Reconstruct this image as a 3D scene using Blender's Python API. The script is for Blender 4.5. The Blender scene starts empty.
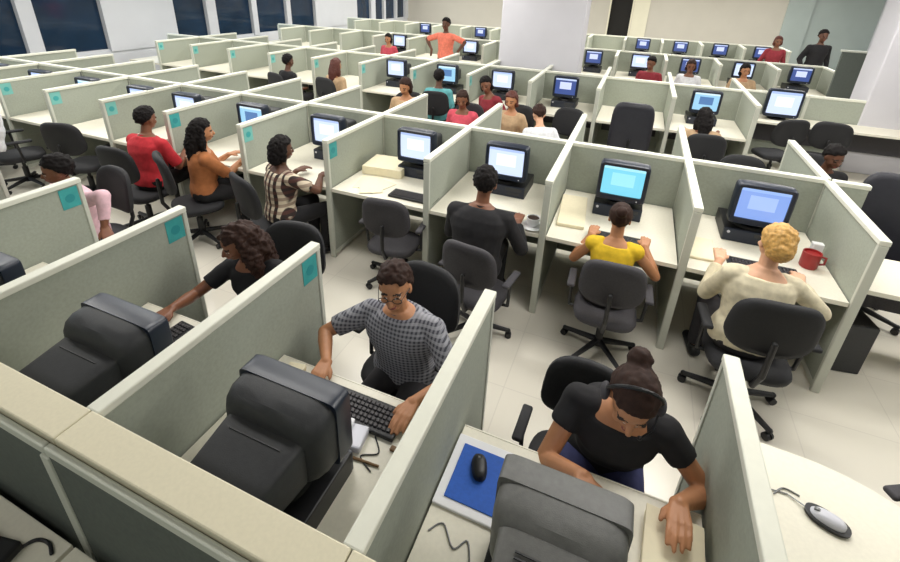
import bpy, bmesh, math, random
import numpy as np
from mathutils import Vector, Matrix, noise
random.seed(7)
R = math.radians
SC = bpy.context.scene
COL = SC.collection

# ---------------------------------------------------------------- camera
cam_data = bpy.data.cameras.new('camera')
cam = bpy.data.objects.new('camera', cam_data)
COL.objects.link(cam)
SC.camera = cam
F_PX, PX, PY = 459.2, 444.36, 181.95
YAW, PITCH, ROLL = -0.3804, 0.4093, -0.0357
CAM = Vector((0.4433, -1.7493, 2.5406))
fw = Vector((math.sin(YAW)*math.cos(PITCH), math.cos(YAW)*math.cos(PITCH), -math.sin(PITCH)))
rt = Vector((math.cos(YAW), -math.sin(YAW), 0))
dn = fw.cross(rt)
c_, s_ = math.cos(ROLL), math.sin(ROLL)
r2 = c_*rt + s_*dn
d2 = -s_*rt + c_*dn
m = Matrix((r2, -d2, -fw)).transposed().to_4x4()
m.translation = CAM
cam.matrix_world = m
cam_data.sensor_fit = 'HORIZONTAL'
cam_data.sensor_width = 36.0
cam_data.lens = F_PX/900*36.0
cam_data.shift_x = (450-PX)/900
cam_data.shift_y = -(281-PY)/900
cam_data.clip_start = 0.05
cam_data.clip_end = 100

# ---------------------------------------------------------------- world, exposure, lights
world = bpy.data.worlds.new('world')
SC.world = world
world.use_nodes = True
bg = world.node_tree.nodes['Background']
bg.inputs[0].default_value = (0.75, 0.85, 1.0, 1)
bg.inputs[1].default_value = 0.03
SC.view_settings.view_transform = 'Standard'
SC.view_settings.look = 'None'
SC.view_settings.gamma = 1.0
SC.view_settings.use_curve_mapping = False
SC.view_settings.exposure = 0.0

def area(name, loc, sx, sy, power, col=(1, 0.96, 0.88)):
    l = bpy.data.lights.new(name, 'AREA')
    l.shape = 'RECTANGLE'
    l.size, l.size_y = sx, sy
    l.energy = power
    l.color = col
    o = bpy.data.objects.new(name, l)
    o.location = loc
    COL.objects.link(o)
    return o
CEIL = 3.3
for yy, pw, xs in ((-2.6, 12, (-5.0, -2.0, 1.0)), (0.8, 40, (-8.0, -5.0, -2.0, 1.0, 4.0)), (2.75, 50, (-8.0, -5.0, -2.0, 1.0, 3.6)), (5.9, 50, (-8.0, -5.0, -2.6, 1.0, 3.0)),  # first, weak row is added fill for the dark partition and near desk
                   (9.8, 62, (-8.0, -5.0, -2.0, 1.0, 4.6)), (13.4, 66, (-8.0, -5.0, -2.0, 1.0, 4.6)), (17.0, 70, (-8.0, -4.0, 1.0, 4.6))):
    for xx in xs:
        area('ceiling_or_fill_lamp', (xx, yy, CEIL-0.06), 1.5, 0.6, pw*1.04, (1, 0.98, 0.94))
# evening daylight through the left windows
for yy in (0.8, 7.8, 15.0):
    l = area('window_daylight', (-10.3, yy, 2.0), 4.5, 1.8, 42, (0.72, 0.86, 1.0))
    l.rotation_euler = (0, R(-90), 0)
    l.data.size, l.data.size_y = 1.8, 4.5

# ---------------------------------------------------------------- materials
def mat(name, col, rough=0.6, noise_amt=0.0, noise_scale=40.0, metal=0.0, spec=0.5, bump=0.0, bump_scale=300.0, emit=None, estr=1.0):
    mt = bpy.data.materials.new(name)
    mt.use_nodes = True
    nt = mt.node_tree
    b = nt.nodes['Principled BSDF']
    b.inputs['Base Color'].default_value = (*col, 1)
    b.inputs['Roughness'].default_value = rough
    b.inputs['Metallic'].default_value = metal
    b.inputs['Specular IOR Level'].default_value = spec
    if emit:
        b.inputs['Emission Color'].default_value = (*emit, 1)
        b.inputs['Emission Strength'].default_value = estr
    if noise_amt or bump:
        tc = nt.nodes.new('ShaderNodeTexCoord')
    if noise_amt:
        n = nt.nodes.new('ShaderNodeTexNoise')
        n.inputs['Scale'].default_value = noise_scale
        n.inputs['Detail'].default_value = 4
        nt.links.new(tc.outputs['Object'], n.inputs['Vector'])
        r = nt.nodes.new('ShaderNodeValToRGB')
        r.color_ramp.elements[0].position = 0.3
        r.color_ramp.elements[1].position = 0.7
        r.color_ramp.elements[0].color = (*[max(0, v*(1-noise_amt)) for v in col], 1)
        r.color_ramp.elements[1].color = (*[min(1, v*(1+noise_amt)) for v in col], 1)
        nt.links.new(n.outputs['Fac'], r.inputs['Fac'])
        nt.links.new(r.outputs['Color'], b.inputs['Base Color'])
    if bump:
        n2 = nt.nodes.new('ShaderNodeTexNoise')
        n2.inputs['Scale'].default_value = bump_scale
        nt.links.new(tc.outputs['Object'], n2.inputs['Vector'])
        bp = nt.nodes.new('ShaderNodeBump')
        bp.inputs['Strength'].default_value = bump
        bp.inputs['Distance'].default_value = 0.002
        nt.links.new(n2.outputs['Fac'], bp.inputs['Height'])
        nt.links.new(bp.outputs['Normal'], b.inputs['Normal'])
    return mt

def srgb(r, g, b):
    f = lambda v: (v/255/12.92) if v <= 10 else ((v/255+0.055)/1.055)**2.4
    return (f(r), f(g), f(b))

def floor_material():
    mt = mat('floor_tile', srgb(226, 220, 206), 0.22, spec=0.5)
    nt = mt.node_tree
    b = nt.nodes['Principled BSDF']
    tc = nt.nodes.new('ShaderNodeTexCoord')
    br = nt.nodes.new('ShaderNodeTexBrick')
    br.offset = 0.0
    br.inputs['Scale'].default_value = 1.0
    br.inputs['Brick Width'].default_value = 0.6
    br.inputs['Row Height'].default_value = 0.6
    br.inputs['Mortar Size'].default_value = 0.004
    br.inputs['Color1'].default_value = (*srgb(228, 222, 208), 1)
    br.inputs['Color2'].default_value = (*srgb(224, 219, 205), 1)
    br.inputs['Mortar'].default_value = (*srgb(217, 211, 198), 1)
    nt.links.new(tc.outputs['Object'], br.inputs['Vector'])
    nt.links.new(br.outputs['Color'], b.inputs['Base Color'])
    return mt

def plaid_material(name, c0, c1, c2, scale):
    mt = mat(name, c0, 0.85)
    nt = mt.node_tree
    b = nt.nodes['Principled BSDF']
    tc = nt.nodes.new('ShaderNodeTexCoord')
    last = None
    mix0 = None
    for i, (d, sc) in enumerate((('X', scale), ('Z', scale))):
        w = nt.nodes.new('ShaderNodeTexWave')
        w.wave_type = 'BANDS'
        w.bands_direction = d
        w.inputs['Scale'].default_value = sc
        nt.links.new(tc.outputs['Object'], w.inputs['Vector'])
        r = nt.nodes.new('ShaderNodeValToRGB')
        r.color_ramp.elements[0].position = 0.45
        r.color_ramp.elements[1].position = 0.6
        nt.links.new(w.outputs['Fac'], r.inputs['Fac'])
        mx = nt.nodes.new('ShaderNodeMixRGB')
        nt.links.new(r.outputs['Color'], mx.inputs['Fac'])
        if i == 0:
            mx.inputs['Color1'].default_value = (*c0, 1)
            mx.inputs['Color2'].default_value = (*c1, 1)
            mix0 = mx
        else:
            mx.inputs['Color2'].default_value = (*c2, 1)
            mul = nt.nodes.new('ShaderNodeMath')
            mul.operation = 'MULTIPLY'
            mul.inputs[1].default_value = 0.55
            nt.links.new(r.outputs['Color'], mul.inputs[0])
            nt.links.new(mul.outputs[0], mx.inputs['Fac'])
            nt.links.new(mix0.outputs['Color'], mx.inputs['Color1'])
            last = mx
    nt.links.new(last.outputs['Color'], b.inputs['Base Color'])
    return mt

M = {}
M['floor'] = floor_material()
M['wall'] = mat('wall_white', srgb(210, 212, 218), 0.8, 0.02, 2)
M['wall_beige'] = mat('wall_beige', srgb(200, 196, 186), 0.8, 0.02, 2)
M['wall_grey'] = mat('wall_grey_green', srgb(172, 184, 182), 0.8, 0.03, 2)
M['ceiling'] = mat('ceiling_white', srgb(176, 176, 172), 0.9)
M['pillar'] = mat('pillar_paint', srgb(206, 204, 210), 0.7, 0.02, 3)
M['pillar_cream'] = mat('pillar_cream', srgb(230, 226, 205), 0.7, 0.02, 3)
M['glass'] = mat('tinted_glass', srgb(22, 44, 68), 0.08, 0.25, 1.5, spec=0.5)
M['dark'] = mat('dark_opening', srgb(22, 20, 18), 0.8)
M['fabric'] = mat('panel_fabric', srgb(160, 165, 152), 0.9, 0.06, 60, bump=0.3)
M['rail'] = mat('rail_cream', srgb(226, 226, 212), 0.5, 0.03, 20)
M['post'] = mat('post_grey', srgb(200, 202, 190), 0.45)
M['ledge'] = mat('ledge_laminate', srgb(220, 212, 186), 0.5, 0.03, 90)
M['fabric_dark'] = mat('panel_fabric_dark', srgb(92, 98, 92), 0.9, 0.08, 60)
M['teal'] = mat('sticker_teal', srgb(62, 160, 160), 0.5, 0.12, 12)
M['teal_pale'] = mat('sticker_pale', srgb(118, 186, 178), 0.5)
M['teal_mark'] = mat('sticker_mark', srgb(44, 142, 146), 0.5)
M['desk'] = mat('desk_laminate', srgb(232, 227, 210), 0.45, 0.03, 60)
M['desk_edge'] = mat('desk_edge', srgb(236, 232, 216), 0.4)
M['desk_grey'] = mat('desk_grey', srgb(128, 128, 122), 0.5, 0.05, 60)
M['metal'] = mat('grey_metal', srgb(120, 122, 122), 0.4, metal=0.6)
M['black'] = mat('black_plastic', srgb(22, 22, 25), 0.45, 0.08, 30)
M['crt'] = mat('crt_plastic', srgb(48, 49, 52), 0.5, 0.1, 60, bump=0.2)
M['crt_grey'] = mat('crt_charcoal', srgb(96, 96, 94), 0.5, 0.1, 60, bump=0.2)
M['bezel'] = mat('bezel_blue_black', srgb(26, 34, 50), 0.35)
M['chair_black'] = mat('chair_black', srgb(34, 34, 37), 0.75, 0.12, 80, bump=0.3)
M['chair_grey'] = mat('chair_grey', srgb(66, 64, 68), 0.8, 0.12, 80, bump=0.3)
M['leather'] = mat('leather_black', srgb(38, 38, 46), 0.5, 0.1, 30)
M['key'] = mat('key_black', srgb(58, 54, 56), 0.5)
M['paper'] = mat('paper_cream', srgb(236, 226, 196), 0.8, 0.03, 30)
M['white'] = mat('white_plastic', srgb(238, 238, 240), 0.35)
M['blue'] = mat('mouse_pad_blue', srgb(38, 92, 186), 0.7, 0.08, 80)
M['redcup'] = mat('red_ceramic', srgb(158, 40, 40), 0.4)
M['coffee'] = mat('coffee', srgb(50, 30, 20), 0.3)
M['brown'] = mat('brown_wood', srgb(120, 92, 60), 0.6)
M['silver'] = mat('silver_plastic', srgb(205, 205, 214), 0.3)
SCREENS = {}
def screen_mats(key, base, bar, win, s=1.25):
    SCREENS[key] = [mat('screen_'+key, (0.02, 0.02, 0.02), 0.2, emit=srgb(*base), estr=s),
                    mat('screen_bar_'+key, (0.02, 0.02, 0.02), 0.2, emit=srgb(*bar), estr=s),
                    mat('screen_window_'+key, (0.02, 0.02, 0.02), 0.2, emit=srgb(*win), estr=s)]
screen_mats('pale', (205, 220, 248), (170, 190, 235), (235, 240, 250))
screen_mats('cyan', (120, 205, 228), (165, 225, 240), (150, 222, 240))
screen_mats('blue', (128, 158, 222), (150, 180, 235), (158, 184, 238))
screen_mats('sky', (150, 200, 230), (205, 228, 240), (80, 120, 170))
screen_mats('navy', (60, 80, 140), (190, 205, 240), (200, 210, 245))

SKIN = {'brown': mat('skin_brown', srgb(128, 82, 58), 0.5, 0.05, 30), 'dark': mat('skin_dark', srgb(96, 60, 42), 0.5, 0.05, 30),
        'tan': mat('skin_tan', srgb(186, 130, 92), 0.5, 0.05, 30), 'fair': mat('skin_fair', srgb(218, 168, 136), 0.5, 0.05, 30)}
HAIR = {'black': mat('hair_black', srgb(22, 18, 18), 0.7, 0.2, 60, spec=.2), 'brown': mat('hair_brown', srgb(50, 31, 24), 0.65, 0.25, 60, spec=.25),
        'blonde': mat('hair_blonde', srgb(196, 152, 84), 0.5, 0.3, 60), 'red': mat('hair_reddish', srgb(88, 42, 32), 0.6, 0.25, 60)}
M['eye_white'] = mat('eye_white', srgb(225, 222, 215), 0.3)
M['iris'] = mat('eye_iris', srgb(30, 20, 16), 0.2)
M['lips'] = mat('lips', srgb(140, 76, 70), 0.45)
M['brow'] = mat('brow', srgb(36, 26, 22), 0.7)
def cloth(name, rgb, n=0.12, sc=25): return mat(name, srgb(*rgb), 0.88, n, sc)

# ---------------------------------------------------------------- tagging
LABELS = {}
def tag(o, label, cat, group=None, kind=None):
    o['label'] = label
    o['category'] = cat
    if group: o['group'] = group
    if kind: o['kind'] = kind
    assert label not in LABELS or LABELS[label] == group and group, label
    LABELS[label] = group
    assert 4 <= len(label.split()) <= 16, label
    return o
def empty(name, loc=(0, 0, 0), rz=0.0):
    o = bpy.data.objects.new(name, None)
    o.empty_display_size = 0.1
    o.location = loc
    o.rotation_euler = (0, 0, rz)
    COL.objects.link(o)
    return o
def copy_tree(o, parent=None):
    c = o.copy()
    COL.objects.link(c)
    if parent: c.parent = parent
    for k in list(CHILD.get(o.name, [])):
        cc = copy_tree(k, c)
        CHILD.setdefault(c.name, []).append(cc)
    return c
CHILD = {}
def link_mesh(name, me, parent=None):
    o = bpy.data.objects.new(name, me)
    COL.objects.link(o)
    if parent:
        o.parent = parent
        CHILD.setdefault(parent.name, []).append(o)
    return o

# ---------------------------------------------------------------- mesh builder
class MB:
    def __init__(self):
        self.bm = bmesh.new()
        self.mi = 0
    def _merge(self, b2, mtx=None):
        if mtx is not None: b2.transform(mtx)
        nv = self.bm.verts.new
        mp = [nv(v.co) for v in b2.verts]
        b2.verts.index_update()
        nf = self.bm.faces.new
        for f in b2.faces:
            g = nf([mp[v.index] for v in f.verts])
            g.material_index = self.mi
        b2.free()
        return self
    def box(self, c, s, bev=0.0, seg=2, rot=None):
        b = bmesh.new()
        bmesh.ops.create_cube(b, size=1)
        bmesh.ops.scale(b, vec=s, verts=b.verts)
        if bev:
            bmesh.ops.bevel(b, geom=b.edges[:], offset=min(bev, min(s)*0.49), segments=seg, affect='EDGES', profile=0.5)
        mt = Matrix.Translation(c)
        if rot is not None: mt = mt @ rot
        return self._merge(b, mt)
    def span(self, x0, x1, y0, y1, z0, z1, bev=0.0):
        return self.box(((x0+x1)/2, (y0+y1)/2, (z0+z1)/2), (x1-x0, y1-y0, z1-z0), bev)
    def cone(self, p0, p1, r0, r1, n=16, caps=True):
        p0, p1 = Vector(p0), Vector(p1)
        d = p1-p0
        b = bmesh.new()
        bmesh.ops.create_cone(b, cap_ends=caps, segments=n, radius1=r0, radius2=r1, depth=d.length)
        q = Vector((0, 0, 1)).rotation_difference(d.normalized())
        return self._merge(b, Matrix.Translation((p0+p1)/2) @ q.to_matrix().to_4x4())
    def ball(self, c, r, n=16, rot=None):
        b = bmesh.new()
        bmesh.ops.create_uvsphere(b, u_segments=n, v_segments=max(6, n//2+2), radius=1)
        if not hasattr(r, '__len__'): r = (r, r, r)
        bmesh.ops.scale(b, vec=r, verts=b.verts)
        mt = Matrix.Translation(c)
        if rot is not None: mt = mt @ rot
        return self._merge(b, mt)
    def capsule(self, p0, p1, r0, r1, n=12, end0=True, end1=True):
        if end0: self.ball(p0, r0, n)
        if end1: self.ball(p1, r1, n)
        return self.cone(p0, p1, r0, r1, n)
    def tube(self, pts, r, n=8):
        pts = [Vector(p) for p in pts]
        for a, b in zip(pts, pts[1:]):
            self.cone(a, b, r, r, n)
        for p in pts: self.ball(p, r, n)
        return self
    def loft(self, rings, cap=True):
        bm = self.bm
        vs = [[bm.verts.new(p) for p in r] for r in rings]
        n = len(rings[0])
        for a, b in zip(vs, vs[1:]):
            for i in range(n):
                f = bm.faces.new((a[i], a[(i+1) % n], b[(i+1) % n], b[i]))
                f.material_index = self.mi
        if cap:
            f = bm.faces.new(list(reversed(vs[0]))); f.material_index = self.mi
            f = bm.faces.new(vs[-1]); f.material_index = self.mi
        return self
    def prism(self, outline, z0, z1, bev=0.0):
        b = bmesh.new()
        vs = [b.verts.new((x, y, z0)) for x, y in outline]
        f = b.faces.new(vs)
        ex = bmesh.ops.extrude_face_region(b, geom=[f])
        bmesh.ops.translate(b, vec=(0, 0, z1-z0), verts=[v for v in ex['geom'] if isinstance(v, bmesh.types.BMVert)])
        bmesh.ops.recalc_face_normals(b, faces=b.faces)
        if bev: bmesh.ops.bevel(b, geom=b.edges[:], offset=bev, segments=2, affect='EDGES')
        return self._merge(b)
    def mesh(self, name, mats, smooth=False, ang=35):
        me = bpy.data.meshes.new(name)
        bmesh.ops.recalc_face_normals(self.bm, faces=self.bm.faces)
        self.bm.to_mesh(me); self.bm.free()
        if not isinstance(mats, (list, tuple)): mats = [mats]
        for mm in mats: me.materials.append(mm)
        if smooth:
            me.polygons.foreach_set('use_smooth', [True]*len(me.polygons))
            me.set_sharp_from_angle(angle=R(ang))
        return me
    def build(self, name, mats, parent=None, smooth=False, ang=35):
        return link_mesh(name, self.mesh(name, mats, smooth, ang), parent)

def sweep(mb, pts, hw, hh, n=4):
    """rectangular-ish strip along pts in the XY plane"""
    mb.tube(pts, hw, 8)

def ell_ring(cx, cy, z, rx, ry, n=20, p=2.0):
    out = []
    for i in range(n):
        a = 2*math.pi*i/n
        c, s = math.cos(a), math.sin(a)
        out.append(Vector((cx+rx*math.copysign(abs(c)**(2/p), c), cy+ry*math.copysign(abs(s)**(2/p), s), z)))
    return out

JUNK = []
TMP = bpy.data.scenes.new('workshop')
def remesh(mb, name, voxel, mats, smooth_it=4, fac=0.5):
    me = mb.mesh(name+'_raw', mats)
    o = bpy.data.objects.new('tmp_remesh', me)
    TMP.collection.objects.link(o)
    r = o.modifiers.new('r', 'REMESH')
    r.mode = 'VOXEL'
    r.voxel_size = voxel
    if smooth_it:
        s = o.modifiers.new('s', 'SMOOTH')
        s.factor = fac
        s.iterations = smooth_it
    TMP.view_layers[0].update()
    dg = TMP.view_layers[0].depsgraph
    out = bpy.data.meshes.new_from_object(o.evaluated_get(dg), depsgraph=dg)
    TMP.collection.objects.unlink(o)
    JUNK.extend((o, me))
    out.name = name
    out.materials.clear()
    for mm in (mats if isinstance(mats, (list, tuple)) else [mats]): out.materials.append(mm)
    out.polygons.foreach_set('use_smooth', [True]*len(out.polygons))
    return out

# ---------------------------------------------------------------- the room
def struct(name, mb, m, smooth=False):
    o = mb.build(name, m, None, smooth)
    o['kind'] = 'structure'
    return o
XL, XR, YF, YR = -10.5, 8.0, -4.2, 19.9
struct('floor', MB().span(XL-0.2, XR, YF, YR, -0.1, 0), M['floor'])
struct('ceiling', MB().span(XL-0.2, XR, YF, YR, CEIL, CEIL+0.1), M['ceiling'])
SILL = 0.88
wl = MB()
wl.span(XL-0.2, XL, YF, YR, 0, SILL)
wl.span(XL-0.2, XL, YF, YR, 3.05, CEIL)
for y0, y1 in ((YF, -0.8), (5.2, 6.95), (12.6, 15.3), (19.6, YR)):
    wl.span(XL-0.2, XL+0.04, y0, y1, SILL, 3.05)
struct('wall_left', wl, M['wall'])
n = 0
for (y0, y1, muls) in ((-0.8, 5.2, ((1.6, .27), (3.79, .27))), (6.95, 12.6, ((8.1, .31), (9.68, .2), (11.2, .2))), (15.3, 19.6, ((16.6, .36), (17.6, .17), (18.7, .17)))):
    n += 1
    w = MB()
    w.span(XL-0.14, XL-0.02, y0, y1, SILL, SILL+0.05)
    w.span(XL-0.14, XL-0.02, y0, y1, 3.0, 3.05)
    for ym, wd in muls: w.span(XL-0.16, XL+0.03, ym-wd/2, ym+wd/2, SILL, 3.05)
    fr = struct('window_%d' % n, w, M['wall'])
    g = MB().span(XL-0.10, XL-0.08, y0, y1, SILL+0.02, 3.02).build('window_glass', M['glass'], fr)
    g['kind'] = 'structure'
# panes are opaque and mottled dark blue; nothing is modelled outside
wr = MB()
wr.span(-0.15, 5.75, YR, YR+0.2, 0, CEIL)
wr.span(XL-0.2, -1.0, YR, YR+0.2, 0, CEIL)
wr.span(-1.0, -0.15, YR, YR+0.2, 2.25, CEIL)
struct('wall_back', wr, M['wall_beige'])
struct('wall_back_right', MB().span(5.75, XR, YR, YR+0.2, 0, CEIL), M['wall_grey'])
dd = MB().span(-1.0, -0.15, YR+0.1, YR+0.2, 0, 2.25)
door = struct('door_1', dd, M['dark'])
MB().span(-1.05, -0.99, YR-0.03, YR+0.02, 0, 2.3).span(-0.16, -0.1, YR-0.03, YR+0.02, 0, 2.3).span(-1.05, -.1, YR-0.03, YR+0.02, 2.25, 2.32).build('door_frame', M['pillar_cream'], door)['kind'] = 'structure'
struct('trim_1', MB().span(-0.09, 0.5, YR-0.04, YR, 0, CEIL), M['pillar_cream'])
struct('trim_2', MB().span(5.2, 6.0, YR-0.08, YR, 0, CEIL), M['wall_grey'])
struct('wall_right', MB().span(XR, XR+0.2, YF, YR, 0, CEIL), M['wall'])
struct('wall_front', MB().span(XL-0.2, XR, YF-0.2, YF, 0, CEIL), M['wall_grey'])
pw = MB().span(-2.02, -0.52, 6.95, 7.55, 0, CEIL, 0.02)
struct('pillar_1', pw, M['pillar'])
struct('pillar_2', MB().span(3.72, 4.6, 6.95, 7.6, 0, CEIL, 0.02), M['pillar'])
struct('baseboard_left', MB().span(XL, XL+0.02, YF, YR, 0, 0.1), M['post'])

# ---------------------------------------------------------------- partitions
HP = 1.22
def divider(x, y0, y1, label, front='y0', sticker=None, group=None, h=HP, fab='fabric'):
    """free panel running along y at x; front end carries the post"""
    o = empty('cubicle_divider', (x, (y0+y1)/2, 0))
    a, b = y0-(y0+y1)/2, y1-(y0+y1)/2
    MB().span(-.02, .02, a+.02, b-.02, .07, h-.03).build('fabric_panel', M[fab], o)
    MB().span(-.03, .03, a, b, h-.035, h, .006).build('top_rail', M['rail'], o)
    MB().span(-.025, .025, a+.02, b-.02, .03, .075, .004).build('bottom_rail', M['post'], o)
    e = a if front == 'y0' else b
    s = 1 if front == 'y0' else -1
    MB().span(-.027, .027, min(e, e+s*.03), max(e, e+s*.03), 0.0, h-.035, .006).build('end_post', M['post'], o)
    if sticker:
        c0, c1 = sorted((e+s*.035, e+s*.15))
        st = MB()
        st.span(.0202, .0225, c0, c1, h-.19, h-.045)
        st.mi = 1
        cy = (c0+c1)/2
        st.cone((.0224, cy, h-.12), (.0232, cy, h-.12), .03, .03, 20)
        st.build('sticker', [M['teal'] if sticker == 'd' else M['teal_pale'], M['teal_mark'] if sticker == 'd' else M['teal']], o)
    tag(o, label, 'divider', group)
    return o

def spine(x0, x1, y, label, th=0.05, cap=0.06, h=HP, segs=None, fab='fabric', railm='rail', posts=True):
    o = empty('spine_partition', (x0, y, 0))
    L = x1-x0
    ks = segs or [x0+i for i in range(int(round(L))+1)]
    for a, b in zip(ks, ks[1:]):
        MB().span(a-x0+.02, b-x0-.02, -th/2, th/2, .07, h-.03).build('fabric_panel', M[fab], o)
        MB().span(a-x0+.002, b-x0-.002, -cap/2, cap/2, h-.035, h, .005).build('top_rail', M[railm], o)
    for a in ks:
        MB().span(a-x0-.022, a-x0+.022, -th/2-.006, th/2+.006, 0, h-.035, .004).build('post', M['post'], o)
    tag(o, label, 'partition')
    return o

ORD = ['first', 'second', 'third', 'fourth', 'fifth', 'sixth', 'seventh', 'eighth', 'ninth', 'tenth', 'eleventh', 'twelfth', 'thirteenth', 'fourteenth']
# nearest bank: people sit at y > 0 and look towards the camera
spine(-10.0, 2.0, -1.235, 'wide cream capped back partition along the nearest bank of cubicles', th=.06, cap=.115, railm='ledge')
FL = {1: 'sage divider right of the woman in black bending over her desk', 0: 'sage divider between the man in grey plaid shirt and the blue mouse pad',
      -1: 'sage divider with teal sticker left of the man in grey plaid shirt', -2: 'sage divider with teal sticker behind the leftward reaching woman in black',
      -3: 'sage divider with teal sticker right beside the man in pink shirt'}
for k in range(-9, 2):
    lab = FL.get(k) or 'sage nearest bank divider, %s left of the man in pink shirt' % ORD[-4-k]
    divider(k, -1.18, 0.0, lab, 'y1', 'd' if k < 0 else None)
# partition on the camera side of the ledge; dark fabric colour carries its shade
spine(-4.02, 1.98, -1.306, 'dark grey partition in painted shade on the near side of the cream ledge', th=.022, cap=.022, h=1.2, fab='fabric_dark', railm='post')

# middle bank
spine(-10.0, 2.0, 2.5, 'cream railed back partition behind the row of lit monitors in the middle bank', segs=[-10+i for i in range(13)])
st = empty('partition_stub', (2.13, 2.5, 0))
MB().span(-.1, .13, -.025, .025, .07, HP-.03).build('fabric_panel', M['fabric'], st)
MB().span(-.1, .14, -.03, .03, HP-.035, HP, .005).build('top_rail', M['rail'], st)
tag(st, 'short partition stub jutting right of the blonde woman\'s cubicle divider', 'partition')
BL = {2: 'sage divider right of the blonde woman in cream top', 1: 'sage divider between the woman in yellow and the blonde woman',
      0: 'sage divider between the man in black suit and the woman in yellow', -1: 'sage divider between the man in black suit and the empty grey chair',
      -2: 'sage divider with teal sticker right of the woman in black and cream patterned top', -3: 'sage divider with teal sticker left of the woman in black and cream patterned top',
      -4: 'sage divider with teal sticker between the red shirt and the long black hair', -5: 'sage divider with teal sticker left of the man in red shirt'}
for k in range(-9, 3):
    lab = BL.get(k) or 'sage middle bank divider with teal sticker, %s left of the man in red shirt' % ORD[-5-k]
    divider(k, 1.45, 2.47, lab, 'y0', ('p' if k in (-3, -5, -6, -7, -8, -9) else 'd') if k <= -2 else None)
for k in range(-9, 3):
    divider(k, 2.53, 3.62, 'sage divider on the far side of the middle bank, %s from its right end' % ORD[2-k], 'y1')
# third bank
spine(-10.0, 2.0, 6.3, 'cream railed back partition of the third bank in front of the white pillar')
for k in range(-9, 3):
    divider(k, 5.2, 6.27, 'sage divider on the near side of the third bank, %s from its right end' % ORD[2-k], 'y0', 'p' if k < -1 else None)
for k in range(-9, 3):
    divider(k, 6.33, 7.4, 'sage divider on the far side of the third bank, %s from its right end' % ORD[2-k], 'y1')
# rear banks
spine(-10.0, 4.0, 10.1, 'cream railed back partition of the fourth bank beyond the white pillar')
for k in range(-9, 5):
    divider(k, 9.0, 10.07, 'sage divider on the near side of the fourth bank, %s from its right end' % ORD[4-k], 'y0')
spine(-10.0, 4.0, 13.9, 'cream railed back partition of the rearmost bank before the back wall')
for k in range(-9, 5):
    divider(k, 12.8, 13.87, 'sage divider in the rearmost bank of cubicles, %s from its right end' % ORD[4-k], 'y0')
# right hand block
spine(2.0, 5.0, 7.0, 'low partition behind the long white desk top at the right', h=1.12)
gp = empty('screen_panel', (4.15, 8.6, 0))
MB().span(-.42, .42, -.03, .03, 0.06, 1.66).build('fabric_panel', M['fabric_dark'], gp)
MB().span(-.45, .45, -.035, .035, 1.66, 1.69, .005).build('top_rail', M['post'], gp)
for sx in (-.38, .38): MB().span(sx-.02, sx+.02, -.15, .15, 0, .06, .005).build('foot', M['post'], gp)
tag(gp, 'tall grey green screen panel standing left of the white pillar at right', 'partition')

# ---------------------------------------------------------------- desks
def desk(x0, x1, y0, y1, label, front='y0', z=0.75, top='desk', group=None):
    cx, cy = (x0+x1)/2, (y0+y1)/2
    o = empty('cubicle_desk', (cx, cy, 0))
    hx, hy = (x1-x0)/2, (y1-y0)/2
    MB().span(-hx, hx, -hy, hy, z-.03, z, .003).build('desk_top', M[top], o)
    s = -1 if front == 'y0' else 1
    MB().span(-hx, hx, *sorted((s*hy, s*(hy+.008))), z-.033, z+.001, .002).build('edge_strip', M['desk_edge'], o)
    for sx in (-1, 1):
        MB().span(sx*(hx-.035)-.015, sx*(hx-.035)+.015, -hy+.1, hy-.1, z-.09, z-.03, .003).build('bracket', M['metal'], o)
    MB().span(-hx+.05, hx-.05, -s*(hy-.06)-.012, -s*(hy-.06)+.012, z-.4, z-.03, .003).build('shade_toned_modesty_panel', M['chair_grey'], o)  # dark grey chosen to stand in for the shade under the desk
    tag(o, label, 'desk', group)
    return o
BD = {1: 'cream desk top in front of the blonde woman', 0: 'cream desk top in front of the woman in yellow', -1: 'cream desk top in front of the man in black suit',
      -2: 'cream desk top with keyboard and papers above the empty grey chair', -3: 'cream desk top beside the woman in black and cream patterned top',
      -4: 'cream desk top beside the long haired woman in orange brown', -5: 'cream desk top before the man in red shirt'}
for k in range(-10, 2):
    desk(k+.03, k+.97, 1.47, 2.465, BD.get(k) or 'cream desk top in the middle bank, %s left of the man in red shirt' % ORD[-6-k])
FD = {0: 'cream desk top under the blue mouse pad', -1: 'cream desk top in front of the man in grey plaid shirt', -2: 'cream desk top in front of the reaching woman in black',
      -3: 'cream desk top in front of the man in pink shirt'}
for k in range(-10, 1):
    desk(k+.03, k+.97, -1.17, -.37, FD.get(k) or 'cream nearest bank desk top, %s left of the man in pink shirt' % ORD[-4-k], 'y1')
for k in range(-10, 2):
    desk(k+.03, k+.97, 5.22, 6.265, 'cream desk top on the near side of the third bank, %s from its right end' % ORD[1-k])
for k in range(-10, 4):
    desk(k+.03, k+.97, 9.02, 10.065, 'cream desk top in the fourth bank, %s from its right end' % ORD[3-k])
for k in range(-10, 4):
    desk(k+.03, k+.97, 12.82, 13.865, 'cream desk top in the rearmost bank, %s from its right end' % ORD[3-k])
desk(2.06, 4.95, 6.45, 6.965, 'long white desk top against the low partition at the right')
desk(2.1, 3.4, 1.7, 2.25, 'white desk beside the big black chair at the right edge')
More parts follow.
